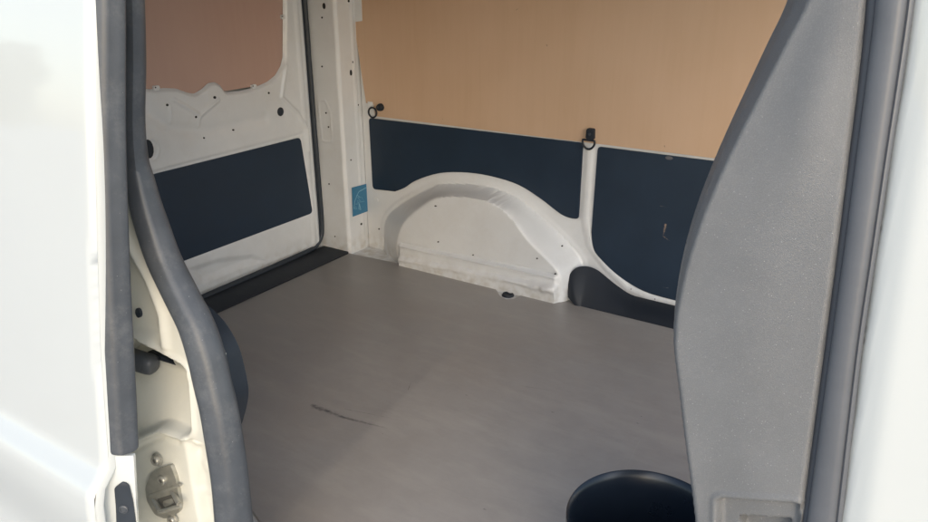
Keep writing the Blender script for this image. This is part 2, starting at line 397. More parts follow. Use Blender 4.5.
pB = pBl + [(.25, pBl[-1][1] - .012), (.25, pBl[0][1])]
zply = FW.px(581, 141.5, .004)[1]
def wall_h(U, V):
    do = sdf(outer, U, V); di = sdf(inner, U, V)
    a = np.maximum(-do, 0); b_ = np.maximum(di, 0)
    t = np.where(di <= 0, 1, a / (a + b_ + 1e-9)); t = np.where(do >= 0, 0, t)
    t = t ** .8
    h = .112 * (.7 * np.clip(t * 1.06, 0, 1) + .3 * smooth(t, 0, 1)) * (do < 0)
    h += .0035 * smooth(-do, -.022, -.008) * (do >= 0)                     # pressed lip round the arch
    def side(l, U, V):
        (x0, z0), (x1, z1) = l; s = (z1 - z0) / (x1 - x0); return V - (z0 + s * (U - x0))
    fm = smooth(-di, .0, .012)
    h += fm * (.011 * smooth(-side(l1, U, V), -.001, .005) + .010 * smooth(-side(l2, U, V), -.002, .004))
    h += fm * (.0045 * np.exp(-((side(l1, U, V) + .006) / .0055) ** 2) - .0045 * np.exp(-((side(l1, U, V) - .004) / .005) ** 2))
    h += fm * .0015 * vnoise(U, V, 16, 3)
    # seam sealer, lumpy, thick at the front foot of the arch
    ds = np.abs(side(l2, U, V) + .012); k = smooth(U, -1.2, -1.08) * (U < -.99)
    h += fm * (.003 + .007 * k) * np.exp(-(ds / (.006 + .010 * k)) ** 2) * (1.2 + 1.6 * vnoise(U, V, 45, 5) + .5 * vnoise(U, V, 110, 6))
    # shallow swages where the trim boards sit
    for p in (pA, pB): h -= .003 * smooth(-sdf(p, U, V), -.004, .004)
    # folded rib between the boards and its sweep along the foot of the front board
    rib = sdf(FW.pxs([(590, 148), (585, 220), (590, 245), (607, 268), (628, 288), (650, 297), (680, 303)]), U, V, False)
    h += .004 * smooth(-rib, -.017, -.006)
    h += .0008 * vnoise(U, V, 7, 8)
    return h
wall = relief('side_wall', FW, -1.972, .36, -.07, 1.33, .0055, wall_h, M_IN, van)
BA = slab('lower_trim_board', FW, rounded(pA, [.012, .012, .012] + [0] * (len(pA) - 4) + [.014]), -.002, .0045, M_PAN, van, .001)
part(BA, 'dark blue-black trim board arched over the wheel arch')
BB = slab('lower_trim_board', FW, rounded(pB, [.012] + [0] * (len(pB) - 3) + [.012, .012]), -.002, .0045, M_PAN, van, .001)
part(BB, 'scratched dark trim board with a sweeping lower edge')
# plywood lining above
lv = FW.pxs([(353, -60), (354.5, 23), (366.5, 103), (374.5, 104)], .006)
ply = slab('plywood_lining', FW, [(lv[0][0], 1.31), lv[1], lv[2], lv[3], (lv[3][0] + .004, FW.px(375, 116, .006)[1]), (FW.px(581, 141.5, .006)), (.3, FW.px(581, 141.5, .006)[1]), (.3, 1.31)], .004, .0095, M_PLY, van, .001)
# small metal tabs over the edge of the plywood
for q in ([(353, -8), (361, -8), (362, 21), (354, 22)], [(367.5, 101.5), (372.5, 102), (374, 115), (369, 116)]):
    slab('metal_tab', FW, FW.pxs(q, .011), .004, .0115, M_IN, van, .001)
# black lower cover ahead of the arch
ct = [(568, 297, .085), (567.5, 290, .082), (568, 280, .076), (571, 272.5, .066), (578, 267, .045), (588, 266.5, .020), (597.5, 270, .008), (607, 277.5, .006), (617, 285.5, .006), (631, 294.5, .006), (647, 299, .006), (672, 305, .006)]
c_top = spline([(*FW.px(x, y, h), h) for x, y, h in ct], 4)
c_top.append((.30, c_top[-1][1] - .012, .006))
bm = bmesh.new(); rows = []
for k, (u_, v_, h_) in enumerate(c_top):
    f = k / (len(c_top) - 1); T = FW.at(u_, v_, h_); xb = max(u_, -.968 + .02 * f); B = np.array([xb + .012, 2.222, -.012]); row = []
    for q in range(13):
        t = q / 12; p = T * (1 - t) + B * t; p[1] -= .008 * math.sin(math.pi * t); p[2] += .006 * math.sin(math.pi * t); row.append(bm.verts.new(p))
    rows.append(row)
for a in range(len(rows) - 1):
    for q in range(12): bm.faces.new([rows[a][q], rows[a][q + 1], rows[a + 1][q + 1], rows[a + 1][q]])
cov = fin('lower_corner_cover', bm, M_BLK, van, True, 60)
def disc(px, py, fr, ru, rv, h=.0, dep=.003, m=None, name='hole_disc', parent=None, ang=0):  # by default a flat dark disc painted as the shade of a hole
    u, v = fr.px(px, py, h); bm = bmesh.new(); n = 14; c, s = math.cos(ang), math.sin(ang)
    pts = [(u + ru * math.cos(t) * c - rv * math.sin(t) * s, v + ru * math.cos(t) * s + rv * math.sin(t) * c) for t in [2 * math.pi * k / n for k in range(n)]]
    return slab(name, fr, pts, h - .004, h + dep * .3, m or M_HOLE, parent or van, 0)
for (x, y, r) in ((376, 200, .0055), (379, 229, .0035)): disc(x, y, FW, r, r, .001)
lathe('clip_washer', FW.at(*FW.px(376, 200, .001), .0), (0, -1, 0), [(.011, 0), (.011, .0012), (.009, .002), (.006, .002)], M_IN, van, 20)
for (x, y, h) in ((435.5, 206, .112), (438, 242, .114), (473, 255, .112), (537, 258.5, .112), (555, 274, .114), (562, 246, .06)):
    disc(x, y, FW, .0032 if x != 435.5 else .005, .0022, h + .0015)
for x, y in ((621, 274), (628, 286), (652, 296)): disc(x + 3, y + 3, FW, .002, .002, .003)
clipo = slab('board_clip', FW, ellipse(.012, .007, 16) and [(FW.px(669, 158, .006)[0] + a, FW.px(669, 158, .006)[1] + b) for a, b in ellipse(.012, .006, 16)], .004, .008, mat('clip_grey', (.10, .10, .11), .5), van, .001)

# tie-down rings hanging at the top of the boards
def tie(px, py, knob, rx, rz, d_shape):
    c = FW.at(*FW.px(px, py, .02), .02); k = FW.at(*FW.px(*knob, .02), .02); pts = []
    n = 28
    for i in range(n + 1):
        t = 2 * math.pi * i / n; x, z = math.cos(t) * rx, math.sin(t) * rz
        if d_shape: z = min(z, rz * .45); x *= (1 + .15 * math.sin(t))
        pts.append(c + np.array([x, 0, z]))
    r = sweep('tie_down_ring', pts, (0, -1, 0), ellipse(.0036, .0036, 8), M_BLK, van, None, False)
    if d_shape:
        b = slab('swivel', FW, rounded([(FW.px(*knob, .02)[0] + a, FW.px(*knob, .02)[1] + q) for a, q in ((-.014, -.018), (.014, -.018), (.0125, .018), (-.0125, .018))], .006), .004, .026, M_BLK, r, .004)
    else:
        b = lathe('swivel', k + np.array([0, .018, 0]), (0, -1, 0), [(.0145, 0), (.0145, .018), (.011, .026), (.003, .029)], M_BLK, r, 18)
    lathe('bolt', (b.location[0] * 0 + k[0], k[1] - .006, k[2] + .001), (0, -1, 0), [(.0055, 0), (.0055, .004), (.003, .006)], M_RUB2, r, 6)
    return r
tie(372.5, 112.5, (379.5, 107.5), .0195, .0195, False)
tie(588.5, 143, (590.3, 134), .0215, .021, True)

# --- rear corner pillar: a folded column between the door seal and the side wall
FP1 = Frame((0, 2.205, 0), (1, 0, 0), (0, 0, 1)); FP2 = Frame((-1.975, 0, 0), (0, 1, 0), (0, 0, 1))
def pil1(U, V):
    h = 0 * U
    slot = sdf(rounded(FP1.pxs([(318, 101), (325, 100), (331, 116), (332, 142), (322, 141)]), .01), U, V)
    h += .0025 * smooth(-np.abs(slot), -.004, 0) + .0006 * vnoise(U, V, 14, 2)
    return h - .012 * smooth(U, -1.985, -1.972) ** 2
relief('rear_pillar', FP1, -2.16, -1.972, -.02, 1.33, .0045, pil1, M_IN, van)
pil = relief('rear_pillar', FP2, 2.2135, 2.335, -.02, 1.33, .0045, lambda U, V: -.010 * (1 - smooth(U, 2.205, 2.226)) ** 2 + .003 * smooth(-np.abs(U - 2.30), -.012, -.004) + .0006 * vnoise(U, V, 14, 7), M_IN, van)
for (x, y, a, b) in ((324, 6, .007, .011), (322, 17.6, .0035, .0035), (322, 66.5, .0035, .0035), (326, 113, .0035, .0035), (328.5, 127, .0035, .0035), (329, 184, .003, .003), (335, 236.5, .003, .003)):
    disc(x, y, FP1, a, b, .001)
for (x, y, a, b) in ((353, 62, .004, .004), (351, 72.7, .006, .011), (358, 105, .004, .004), (348.7, 1, .005, .005), (361.5, 224, .006, .005), (351, 160, .003, .003)):
    disc(x, y, FP2, a, b, .001)
# blue sticker: pale line drawing on a blue ground
stp = FP2.pxs([(352, 187.7), (368, 183.4), (368.7, 211), (353, 216.8)], .005)
M_ST = mat('sticker_blue', (.035, .17, .30), .4, var=.1, vscale=80); M_STL = mat('sticker_pale_blue', (.22, .42, .55), .4)
stk = slab('sticker', FP2, stp, .0035, .0045, M_ST, van, 0); part(stk, 'blue sticker with a pale line drawing')
def su(a, b): # 0..1 across, 0..1 down
    p = np.array(stp); return tuple((p[0] * (1 - a) + p[1] * a) * (1 - b) + (p[3] * (1 - a) + p[2] * a) * b)
for ln, wd in (([(.98, .12), (.42, .2), (.30, .3), (.14, .5), (.08, .74)], .0014), ([(.3, .3), (.5, .42), (.33, .38), (.5, .55), (.28, .5), (.42, .62), (.2, .6)], .0009),
               ([(.12, .74), (.2, .68), (.26, .78), (.14, .76)], .0009), ([(.42, .62), (.38, .8), (.5, .86), (.42, .62)], .0018), ([(.3, .56), (.75, .6), (.55, .4)], .0006)):
    P3 = [FP2.at(*su(*q), .0047) for q in ln]
    sweep('printed_line', P3, (1, 0, 0), ellipse(wd, .0003, 6), M_STL, stk)

# --- rear door
rb = FR.pxs([(140, 89), (151.6, 89), (163, 88), (175, 88.4), (186.5, 92.6), (193, 93.6), (200.8, 89), (207, 83), (213.7, 82), (219, 85), (224, 92), (238, 91), (254, 87.4), (266.7, 81.5), (274.5, 75), (279.6, 66), (281.7, 57), (281.8, 30), (282, -5)])
win = [(1.02, rb[0][1])] + [(rb[0][0] - .25, rb[0][1] + .004)] + rb + [(rb[-1][0], 1.26), (1.02, 1.26)]
win = rounded(win, [0] * 2 + [.006] * (len(rb)) + [.05, 0])
tp = FR.pxs([(285.6, 141), (298, 139.5), (301, 149), (309, 203), (305, 214), (188, 258)], .004)
trimp = [(1.02, tp[0][1] + .004), (tp[1][0] + .002, tp[0][1] + .003), (tp[3][0] + .004, tp[4][1] - .002), (1.02, tp[5][1])]
def door_h(U, V):
    dw = sdf(win, U, V)
    h = .016 - .012 * (1 - smooth(dw, .0, .014)) ** 2
    # outer rim of the door: falls back to the seal at its free edge and foot
    rim = np.maximum(U - 2.165, .035 - V)
    h -= .016 * smooth(rim, 0, .03)
    h += .004 * smooth(-np.abs(U - 2.14), -.016, -.004)
    # broad hollow across the door below the window and its creases
    hol = sdf(FR.pxs([(130, 92), (146, 112), (168, 128), (205, 131), (262, 118)]), U, V, False)
    h -= .010 * np.exp(-(hol / .022) ** 2)
    for ln, a, wd in (([(171, 99.6), (197, 115), (215, 99.6)], .004, .006), ([(282.7, 66), (278.4, 97), (295, 113), (303, 128), (305, 150)], .0045, .0065), ([(196, 117), (196, 126)], .003, .005), ([(167, 108), (168, 122)], .003, .005),
                      ([(150, 172), (298, 134)], -.003, .006)):
        d = sdf(FR.pxs(ln), U, V, False); h += 1.6 * a * np.exp(-(d / wd) ** 2)
    h -= .004 * smooth(-sdf(trimp, U, V), -.006, .003)
    d = sdf(FR.pxs([(185, 268), (215, 258), (250, 254), (262, 260), (235, 268), (200, 282)]), U, V); h -= .011 * smooth(-d, -.006, .022)
    d = sdf(FR.pxs([(255, 258), (305, 232)]), U, V, False); h += .002 * np.exp(-(d / .03) ** 2)
    h += .0015 * vnoise(U, V, 6, 9)
    d = np.hypot((U - FR.px(148, 149)[0]) / .8, V - FR.px(148, 149)[1]); h += .004 * smooth(-np.abs(d - .034), -.007, 0)
    d = np.hypot(U - FR.px(280.4, 111.7)[0], V - FR.px(280.4, 111.7)[1]); h -= .002 * smooth(-d, -.024, -.017)
    return h
rd = relief('rear_door', FR, 1.02, 2.19, .006, 1.33, .0038, door_h, M_IN, van, clip=lambda U, V: -sdf(win, U, V), auto=60)
slab('window_board', FR, [(1.0, .70), (2.14, .70), (2.14, 1.30), (1.0, 1.30)], -.004, .002, M_BOARD, rd, 0)
slab('trim_panel', FR, rounded(trimp, .018), .008, .0165, M_PAN, rd, .001)
for x, y in ((155.5, 88), (253, 86.6), (282.5, 17)):
    u, v = FR.px(x, y, .004); slab('board_tab', FR, [(u + a, v + b) for a, b in rounded([(-.010, -.007), (.010, -.007), (.010, .008), (-.010, .008)], .004)], .001, .012, M_IN, rd, .002)
    disc(x, y - .5, FR, .0025, .0025, .012, m=M_RUB2, name='screw', parent=rd)
for (x, y, a, b, h) in ((167.4, 105, .004, .004, .018), (196, 117, .004, .004, .017), (215, 97.5, .0045, .0045, .0195), (230, 110, .005, .004, .014), (233.6, 130, .003, .003, .014), (204, 138, .003, .003, .014), (268.8, 93, .004, .004, .0165), (166, 208, .002, .002, .0135)):
    disc(x, y, FR, a, b, h, parent=rd)
disc(280.4, 111.7, FR, .0165, .0165, .016, m=M_RUB2, name='round_plug', parent=rd)
disc(148.5, 149, FR, .018, .030, .0215, m=M_BLK, name='oval_opening', parent=rd)  # black disc in place of a cut opening, its shade put in colour
# seal round the door and the sill strip under it
sp = [(2.196, 1.32), (2.196, .6), (2.199, .2), (2.198, .10), (2.190, .055), (2.165, .026), (2.12, .012), (1.9, .006), (1.4, .004), (1.05, .004)]
sweep('door_seal', [FR.at(u, v, .006) for u, v in spline(sp, 6)], (1, 0, 0), ellipse(.0105, .014, 12), M_RUB2, van)
sill = [(-2.115, 1.05), (-2.115, 2.215), (-1.985, 2.215), (-1.972, 2.19), (-1.972, 1.05)]
slab('rear_sill_strip', FF, [(a, b) for a, b in sill], -.02, .003, M_BLK, van, .002)
# --- floor pan (painted) and the plywood floor board that lies on it
box('floor_pan', (-2.16, .60, -.07), (.9, 2.34, -.012), M_IN, van, 0)
board = FF.pxs([(349, 254.5), (493, 282.8), (496, 290), (500, 296.5), (506, 299.5), (514, 299), (520, 295.5), (530, 290), (556, 295.5), (566, 298.5), (574, 302), (579, 306), (668, 328.5)])
bp = [(-1.970, 2.199)] + board[1:-1] + [(.55, 2.22), (.55, .845), (-1.02, .845), FF.px(261, 522), FF.px(243, 497), (-1.27, .955), (-1.97, .955)]
fb = slab('floor_board', FF, bp, -.011, .0, M_FLOOR, None, .0015)
tag(fb, 'grey-brown coated plywood floor board lying across the load bay, scuffed dark in the middle', 'floor board')
# tie-down cup in the notch
cu, cv = FF.px(508, 294, .0)
lathe('floor_tie_cup', FF.at(cu, cv, -.0135), (0, 0, 1), [(0, 0), (.022, 0), (.0225, .010), (.019, .0155), (.016, .0155), (.012, .0125), (0, .012)], M_BLK, van, 28)
slab('floor_bracket', FF, rounded(FF.pxs([(488, 277), (538, 286), (530, 304), (494, 304)]), .012), -.014, -.006, M_IN, van, .002)
# lumps of seam sealer at the front foot of the arch
bm = bmesh.new()
for i in range(16):
    q = fpt(554 + random.random() * 15, 294.5 + random.random() * 4); r = .003 + random.random() * .005
    bmesh.ops.create_icosphere(bm, subdivisions=2, radius=r, matrix=Matrix.Translation(Vector((q[0], 2.232 + random.random() * .02, random.random() * .03 - .004))) @ Matrix.Diagonal((1.6, 1, .8, 1)))
ss = fin('seam_sealer', bm, M_SEAL, van); ss['kind'] = 'stuff'

# --- roof, cab and near side: they close the bay's rear; roof cut short, cab left open to add daylight
M_ROOF = M_IN
box('roof', (-2.2, .68, 1.33), (.40, 2.46, 1.36), M_ROOF, van, .004)
box('cab_side', (.36, 2.33, -.3), (1.3, 2.47, .5), M_OUT, van, .01)
box('far_outer_skin', (-2.2, 2.45, -.3), (.36, 2.47, 1.33), M_OUT, van, .004)
for (a, b) in (((-2.2, .60, -.3), (-2.165, 2.45, 1.33)),): box('tail_panel', a, b, M_OUT, van, .004)
FN = Frame((0, .80, 0), (-1, 0, 0), (0, 0, 1))         # inner face of near side, normal +Y
def near_h(U, V):
    d = np.maximum(np.abs(U - 1.42) - .40, V - .30); return .11 * smooth(-d, -.0, .08)
relief('near_inner_wall', FN, 1.24, 2.12, -.02, 1.33, .012, near_h, M_IN, van)

# near body side: slanting plane of the door aperture
FB = Frame((0, .62, 0), (1, 0, 0), (0, .10, 1))
seal_px = [(130, -220, 19), (131, -40, 19), (133, 0, 19), (134, 60, 20), (133.3, 120, 20), (135.5, 158, 22), (139, 177, 25), (145, 203, 28), (152, 226, 30), (164, 260, 31), (181, 295, 32), (196, 325, 33), (206, 355, 34), (213, 385, 34), (219, 410, 34), (225, 445, 34), (230, 480, 33), (234, 522, 33), (239, 575, 33), (243, 640, 33)]
sc_ = [FB.px(x, y) for x, y, _ in seal_px]
def seal_pt(u, v, h): return FB.at(u, v, h)
path = []; wds = []
raw = [(*FB.px(x, y), w_) for x, y, w_ in seal_px]
for u, v, w_ in spline(raw, 5):
    p = FB.at(u, v, .0); dist = np.linalg.norm(p - CAM); path.append(p); wds.append((w_ * dist / FPX / 2 * 1.02, .017))
sec = [(math.cos(t), math.sin(t) * (1 if math.sin(t) > 0 else .6)) for t in [2 * math.pi * k / 24 for k in range(24)]]
sec = [(a, b + .22 * math.exp(-((a - .05) / .28) ** 2) * (1 if b > 0 else 0)) for a, b in sec]
seal = sweep('aperture_seal', path, (.8, -.62, 0), sec, M_RUB, van, wds)
part(seal, 'thick grey rubber seal curving down the rear side of the door opening')
# black corner cover seen past the seal
FN2 = Frame((0, .80, 0), (1, 0, 0), (0, 0, 1))
nc = FN2.pxs([(190, 292), (212, 308), (228, 325), (240, 348), (247, 378), (249, 392), (247, 406), (240, 430), (225, 432), (200, 360)])
slab('near_corner_cover', FN2, rounded(nc, [.0] + [.02] * 7 + [0, 0]), .0, .07, M_RUB2, van, .012, 4)

# jamb: cream painted pressing behind the sliding door's edge
FJ = Frame((-.95, .625, 0), (1, .10, 0), (0, .10, 1))
sealL = [FJ.px(x - w_ * .15, y) for x, y, w_ in seal_px]
hole = rounded(FJ.pxs([(105, 333), (133, 338.5), (161, 352), (183, 364), (188, 370), (191, 392), (193, 432), (186, 437), (165, 427), (135, 440), (105, 452)]), [0, .01, .01, .008, .01, .01, .012, .01, .02, .01, 0])
def jamb_clip(U, V):
    xs = np.interp(V, [p[1] for p in sealL][::-1], [p[0] for p in sealL][::-1]); return U - xs
def jamb_h(U, V):
    xs = np.interp(V, [p[1] for p in sealL][::-1], [p[0] for p in sealL][::-1])
    h = -.0 + .010 * smooth(U, xs - .035, xs - .005)
    d = sdf(FJ.pxs([(118, 215), (133, 250), (150, 280), (163, 315), (166, 345)]), U, V, False)
    lf = sdf(FJ.pxs([(118, 215), (133, 250), (150, 280), (163, 315), (166, 345), (80, 345), (80, 200)]), U, V)
    h += .009 * np.exp(-(d / .010) ** 2) - .012 * smooth(-lf, 0, .03)
    dh = sdf(hole, U, V)
    h += .005 * np.exp(-((dh - .003) / .004) ** 2)
    rec = smooth(-dh, 0, .010)
    # floor of the recess slopes forward: deep behind the rubber stop, shallow at the ledge
    sl_ = smooth(V, FJ.px(160, 440)[1], FJ.px(160, 372)[1])
    h -= rec * (.012 + .035 * sl_ + .05 * smooth(V, FJ.px(160, 380)[1], FJ.px(160, 366)[1]))
    lg = sdf(FJ.pxs([(120, 447), (135, 440), (163, 428), (185, 436), (192, 446)]), U, V, False)
    h += .007 * np.exp(-(lg / .0055) ** 2)
    lg = sdf(FJ.pxs([(120, 455), (137, 448), (164, 436), (178, 442)]), U, V, False)
    h -= .003 * np.exp(-(lg / .005) ** 2)
    # fold to the side face beside the striker, with hammered sealer
    fo = smooth(U - np.interp(V, [FJ.px(198, 522)[1], FJ.px(183, 440)[1]], [FJ.px(198, 522)[0], FJ.px(183, 440)[0]]), 0, .02) * (V < FJ.px(180, 436)[1])
    h -= fo * .016
    h += fo * .006 * (vnoise(U, V, 40, 12) + .6 * vnoise(U, V, 90, 13))
    h += .0012 * vnoise(U, V, 22, 11)
    return h
jb = relief('door_jamb', FJ, -.36, .24, -.25, 1.32, .003, jamb_h, M_JAMB, van, clip=jamb_clip, auto=60)
u, v = FJ.px(138, 313); disc(138, 313, FJ, .0062, .0085, -.008, dep=.002, m=M_RUB2, name='hole_disc', parent=jb)  # dark disc painted as the shade of the jamb's hole
u, v = FJ.px(146, 361, -.03)
sweep('rubber_stop', [FJ.at(u - .10, v + .001, -.022), FJ.at(u + .012, v - .001, -.025), FJ.at(u + .022, v - .002, -.026), FJ.at(u + .026, v - .003, -.026)], (0, 0, 1), ellipse(.018, .0185, 18, 2.6), M_RUB, jb, [1, .96, .86, .6])
slab('gap_shade', FJ, rounded(FJ.pxs([(150, 350), (163, 355), (186, 369), (187, 381), (160, 372), (150, 370)], -.055), .004), -.060, -.050, M_RUB2, jb, 0)  # dark sheet put in as the shade deep in the opening

# striker: plate, bolts and loop
M_STEEL_SHADE = mat('steel_shade', (.16, .155, .14), .5, metal=.4)  # the striker's steel again, darkened: shade of its recesses put in colour
def wpj(x, y, h): return FJ.at(*FJ.px(x, y, h), h)
H0 = .004
plate = rounded(FJ.pxs([(172, 464), (177, 478), (182, 506), (180, 512), (166, 518), (156, 514), (148, 500), (146.5, 487), (152, 473), (160, 468)], H0), .006)
stkr = slab('striker', FJ, plate, -.004, H0 + .003, M_STEEL, van, .0015)
def bolt(x, y, r):
    o = wpj(x, y, H0)
    b = lathe('bolt', o, FJ.n, [(r * 1.0, 0), (r * 1.0, .0015), (r * .80, .0025), (r * .74, .003), (r * .72, .007), (r * .6, .0085), (r * .34, .0085), (r * .30, .004), (0, .004)], M_STEEL, stkr, 28)
    lathe('socket', o + FJ.n * .0065, FJ.n, [(0, 0), (r * .34, 0), (r * .32, .0010), (0, .0010)], M_STEEL_SHADE, stkr, 6)  # dark disc paints the shade of the bolt's socket
    return b
bolt(157.5, 459.5, .0125); bolt(164, 479, .0125); bolt(173.5, 519, .0115)
slab('striker_ledge', FJ, rounded(FJ.pxs([(148, 495), (178, 484.5), (180, 487), (148.5, 498)], .01), .002), H0, H0 + .0045, M_STEEL, stkr, .001)
for (x0, y0, x1, y1) in ((154, 499, 160, 511), (172, 491, 179, 504)):
    sweep('striker_pin', [wpj(x0, y0, H0), wpj(x0 + (x1 - x0) * .6, y0 + (y1 - y0) * .6, H0 + .012), wpj(x1, y1, H0 + .018)], (1, 0, 0), ellipse(.0042, .0042, 12), M_STEEL, stkr)
sweep('striker_bar', [wpj(159, 512, H0 + .018), wpj(170, 509, H0 + .019), wpj(181, 505.5, H0 + .018)], (1, 0, 0), ellipse(.0036, .0036, 12), M_STEEL, stkr)
slab('striker_gap_shade', FJ, rounded(FJ.pxs([(157, 499), (176, 493), (180, 504), (163, 510)], .007), .003), H0, H0 + .0036, M_STEEL_SHADE, stkr, .0005)  # raised slab, coloured dark as the shaded gap under the bar
slab('striker_tongue', FJ, rounded(FJ.pxs([(163, 501), (172, 498), (174, 503), (165, 507)], .008), .003), H0, H0 + .006, M_STEEL, stkr, .002)

# sill of the door opening, seen as a pale sliver beside the floor board
sil = slab('door_sill', FF, rounded([(-1.22, .66), (-1.22, .92), (-1.1, .88), (-1.02, .84), (.1, .84), (.1, .60), (-1.0, .60)], .004), -.05, -.0125, M_JAMB, van, .003)
FO = Frame((0, .60, 0), (1, 0, 0), (0, .0, 1))
box('cab_door', (.42, .55, -.3), (1.3, .62, .5), M_OUT, van, .01)
box('sill_panel', (-2.15, .55, -.36), (1.3, .60, -.055), M_OUT, van, .01)
# outer skin of the rear quarter, behind the open door
FQ = Frame((0, .595, 0), (1, 0, 0), (0, .10, 1))
relief('rear_quarter_panel', FQ, -2.17, -1.20, -.06, 1.32, .03, lambda U, V: .0 * U, M_OUT, van, thick=.002)

# --- open sliding door, outboard of the body
FD = Frame((0, .460, 0), (1, 0, 0), (0, .158, 1))
e0 = FD.px(94, 0); e1 = FD.px(112, 522)
def edge_u(V): return np.interp(V, [FD.px(x, y)[1] for x, y in ((112, 560), (112, 522), (110, 450), (104, 350), (100, 200), (96, 80), (94, 0), (92, -60))], [FD.px(x, y)[0] for x, y in ((113, 560), (112, 522), (110, 450), (104, 350), (100, 200), (96, 80), (94, 0), (92, -60))])
k0 = FD.px(0, 404); k1 = FD.px(104, 462); kb0 = FD.px(0, 432); kb1 = FD.px(104, 500)
def door_out_h(U, V):
    zt = np.interp(U, [k0[0], k1[0]], [k0[1], k1[1]]); zb = np.interp(U, [kb0[0], kb1[0]], [kb0[1], kb1[1]])
    h = .026 * smooth(-(V - zt), -.004, .048)          # shoulder crease
    h -= .022 * smooth(-(V - zb), -.004, .16)
    h += .012 * (1 - ((V - .7) / .6) ** 2)
    d = edge_u(V) - U
    h -= .006 * (1 - smooth(d, 0, .008)) ** 2
    return h
dr = relief('sliding_door', FD, -2.05, -.6, -.30, 1.32, .009, door_out_h, M_OUT, van, clip=lambda U, V: U - edge_u(V), auto=60, thick=.0015)
part(dr, 'white sliding door slid back along the outside of the van')
# its leading edge: painted return, rubber strip, latch pocket
vs = np.linspace(-.30, 1.32, 60)
bm = bmesh.new(); rows = []
for v_ in vs:
    u_ = float(edge_u(np.array(v_))); h_ = float(door_out_h(np.array(u_ - .0005), np.array(v_)))
    rows.append([bm.verts.new(FD.at(u_ + a, v_, h_ + b)) for a, b in ((-.001, -.0005), (.001, -.003), (.002, -.012), (.002, -.014), (-.004, -.018), (-.06, -.018))])
for i in range(len(rows) - 1):
    for j in range(5): bm.faces.new([rows[i][j], rows[i][j + 1], rows[i + 1][j + 1], rows[i + 1][j]])
fin('door_edge_return', bm, M_OUT, dr, True, 60)
def dpt(x, y, back):
    """point on the leading edge face at pixel x, y"""
    q = FD.px(x, y, -back); return FD.at(*q, -back)
pth = []; wd_ = []
for x, y, w_ in ((107.5, -60, 27), (109, 0, 27), (109, 120, 28), (111, 200, 28), (114, 280, 28), (118, 350, 27), (121.5, 410, 26), (123, 436, 25), (124, 449, 24), (124.3, 452.5, 18)):
    p = dpt(x, y, .018); pth.append(p); wd_.append(w_ * np.linalg.norm(p - CAM) / FPX / 2)
pth = spline([(*p, q) for p, q in zip(pth, wd_)], 4)
sec2 = [(math.cos(t), math.sin(t) * .6 + .25 * math.exp(-((math.cos(t) - .25) / .3) ** 2) * (math.sin(t) > 0)) for t in [2 * math.pi * k / 24 for k in range(24)]]
viewn = np.array([.86, -.5, 0]); 
strip = sweep('edge_strip', [p[:3] for p in pth], viewn, sec2, M_RUB, dr, [(p[3], .012) for p in pth])
FE = Frame(dpt(125, 500, .018), np.array([.8, .6, 0]), (0, .10, 1))      # face of the leading edge turned to the opening
pk = rounded(FE.pxs([(115.5, 486), (124, 480), (130, 483), (134, 500), (138, 530), (118, 530), (117, 505)]), .004)
slab('edge_plate', FE, rounded(FE.pxs([(109, 455), (134, 455), (138, 530), (141, 560), (92, 560), (93, 522), (97, 492), (107, 470)]), .003), -.006, .002, M_OUT, dr, .002)
slab('latch_pocket', FE, pk, .003, .0055, M_RUB2, dr, .001)
u_, v_ = FE.px(127.5, 507)
lathe('latch_boss', FE.at(u_ - .004, v_, .005), FE.n, [(0, 0), (.0075, 0), (.007, .002), (.005, .003), (.004, .0015), (0, .0015)], M_RUB, dr, 24)

# --- right: pillar trim, its seal and the outer body
FT = Frame((0, .66, 0), (1, 0, 0), (0, .10, 1))
tl_px = [(850, -220), (822, -135), (793, -60), (775, 0), (757, 40), (737, 85), (715, 135), (697, 180), (682, 225), (672, 270), (667, 315), (668, 350), (673, 390), (679, 440), (686, 490), (690, 522), (696, 570), (700, 620), (718, 850), (735, 1150)]
tr_px = [(882, -220), (873, -60), (869, 0), (861, 80), (851, 160), (840, 250), (828, 340), (816, 430), (804, 522), (799, 570), (794, 620), (775, 850), (755, 1150)]
tl = spline(FT.pxs(tl_px), 4); tr = spline(FT.pxs(tr_px), 4)
_lv = [p[1] for p in tl][::-1]; _lu = [p[0] for p in tl][::-1]; _rv = [p[1] for p in tr][::-1]; _ru = [p[0] for p in tr][::-1]
pocket = rounded(FT.pxs([(716, 499), (722, 496), (795, 498.5), (803, 501), (800, 560), (716, 560)]), .006)
slot_ = FT.pxs([(738, 519), (790, 521), (790, 560), (738, 560)])
def trim_h(U, V):
    l = np.interp(V, _lv, _lu); r = np.interp(V, _rv, _ru)
    w_ = U - l
    bw = np.interp(V, [.45, .72, .85, 1.1], [.008, .009, .018, .030]); q = np.clip(1 - w_ / bw, 0, 1)
    h = -bw * 1.5 * q - .010 * smooth(q, .5, 1) + .006 * smooth(w_, bw * .7, .10)
    h -= .014 * smooth(U, r - .005, r + .001)
    d = sdf(pocket, U, V); h -= .012 * smooth(-d, 0, .006); h += .0025 * np.exp(-((d - .002) / .003) ** 2)
    h -= .02 * smooth(-sdf(slot_, U, V), 0, .003)
    h += .030 * smooth(V, .86, 1.12) * smooth(w_, bw, bw + .10) * smooth(r - U, .0, .05)
    return h + .001 * vnoise(U, V, 9, 21)
def trim_clip(U, V):
    l = np.interp(V, _lv, _lu); r = np.interp(V, _rv, _ru); return np.maximum(l - U, U - r - .004)
tr_o = relief('pillar_trim', FT, -.33, .03, .0, 1.32, .0026, trim_h, M_PLAS, van, clip=trim_clip, auto=70, thick=.003)
part(tr_o, 'grey textured plastic pillar trim with a bowed edge, dusted with pale specks')
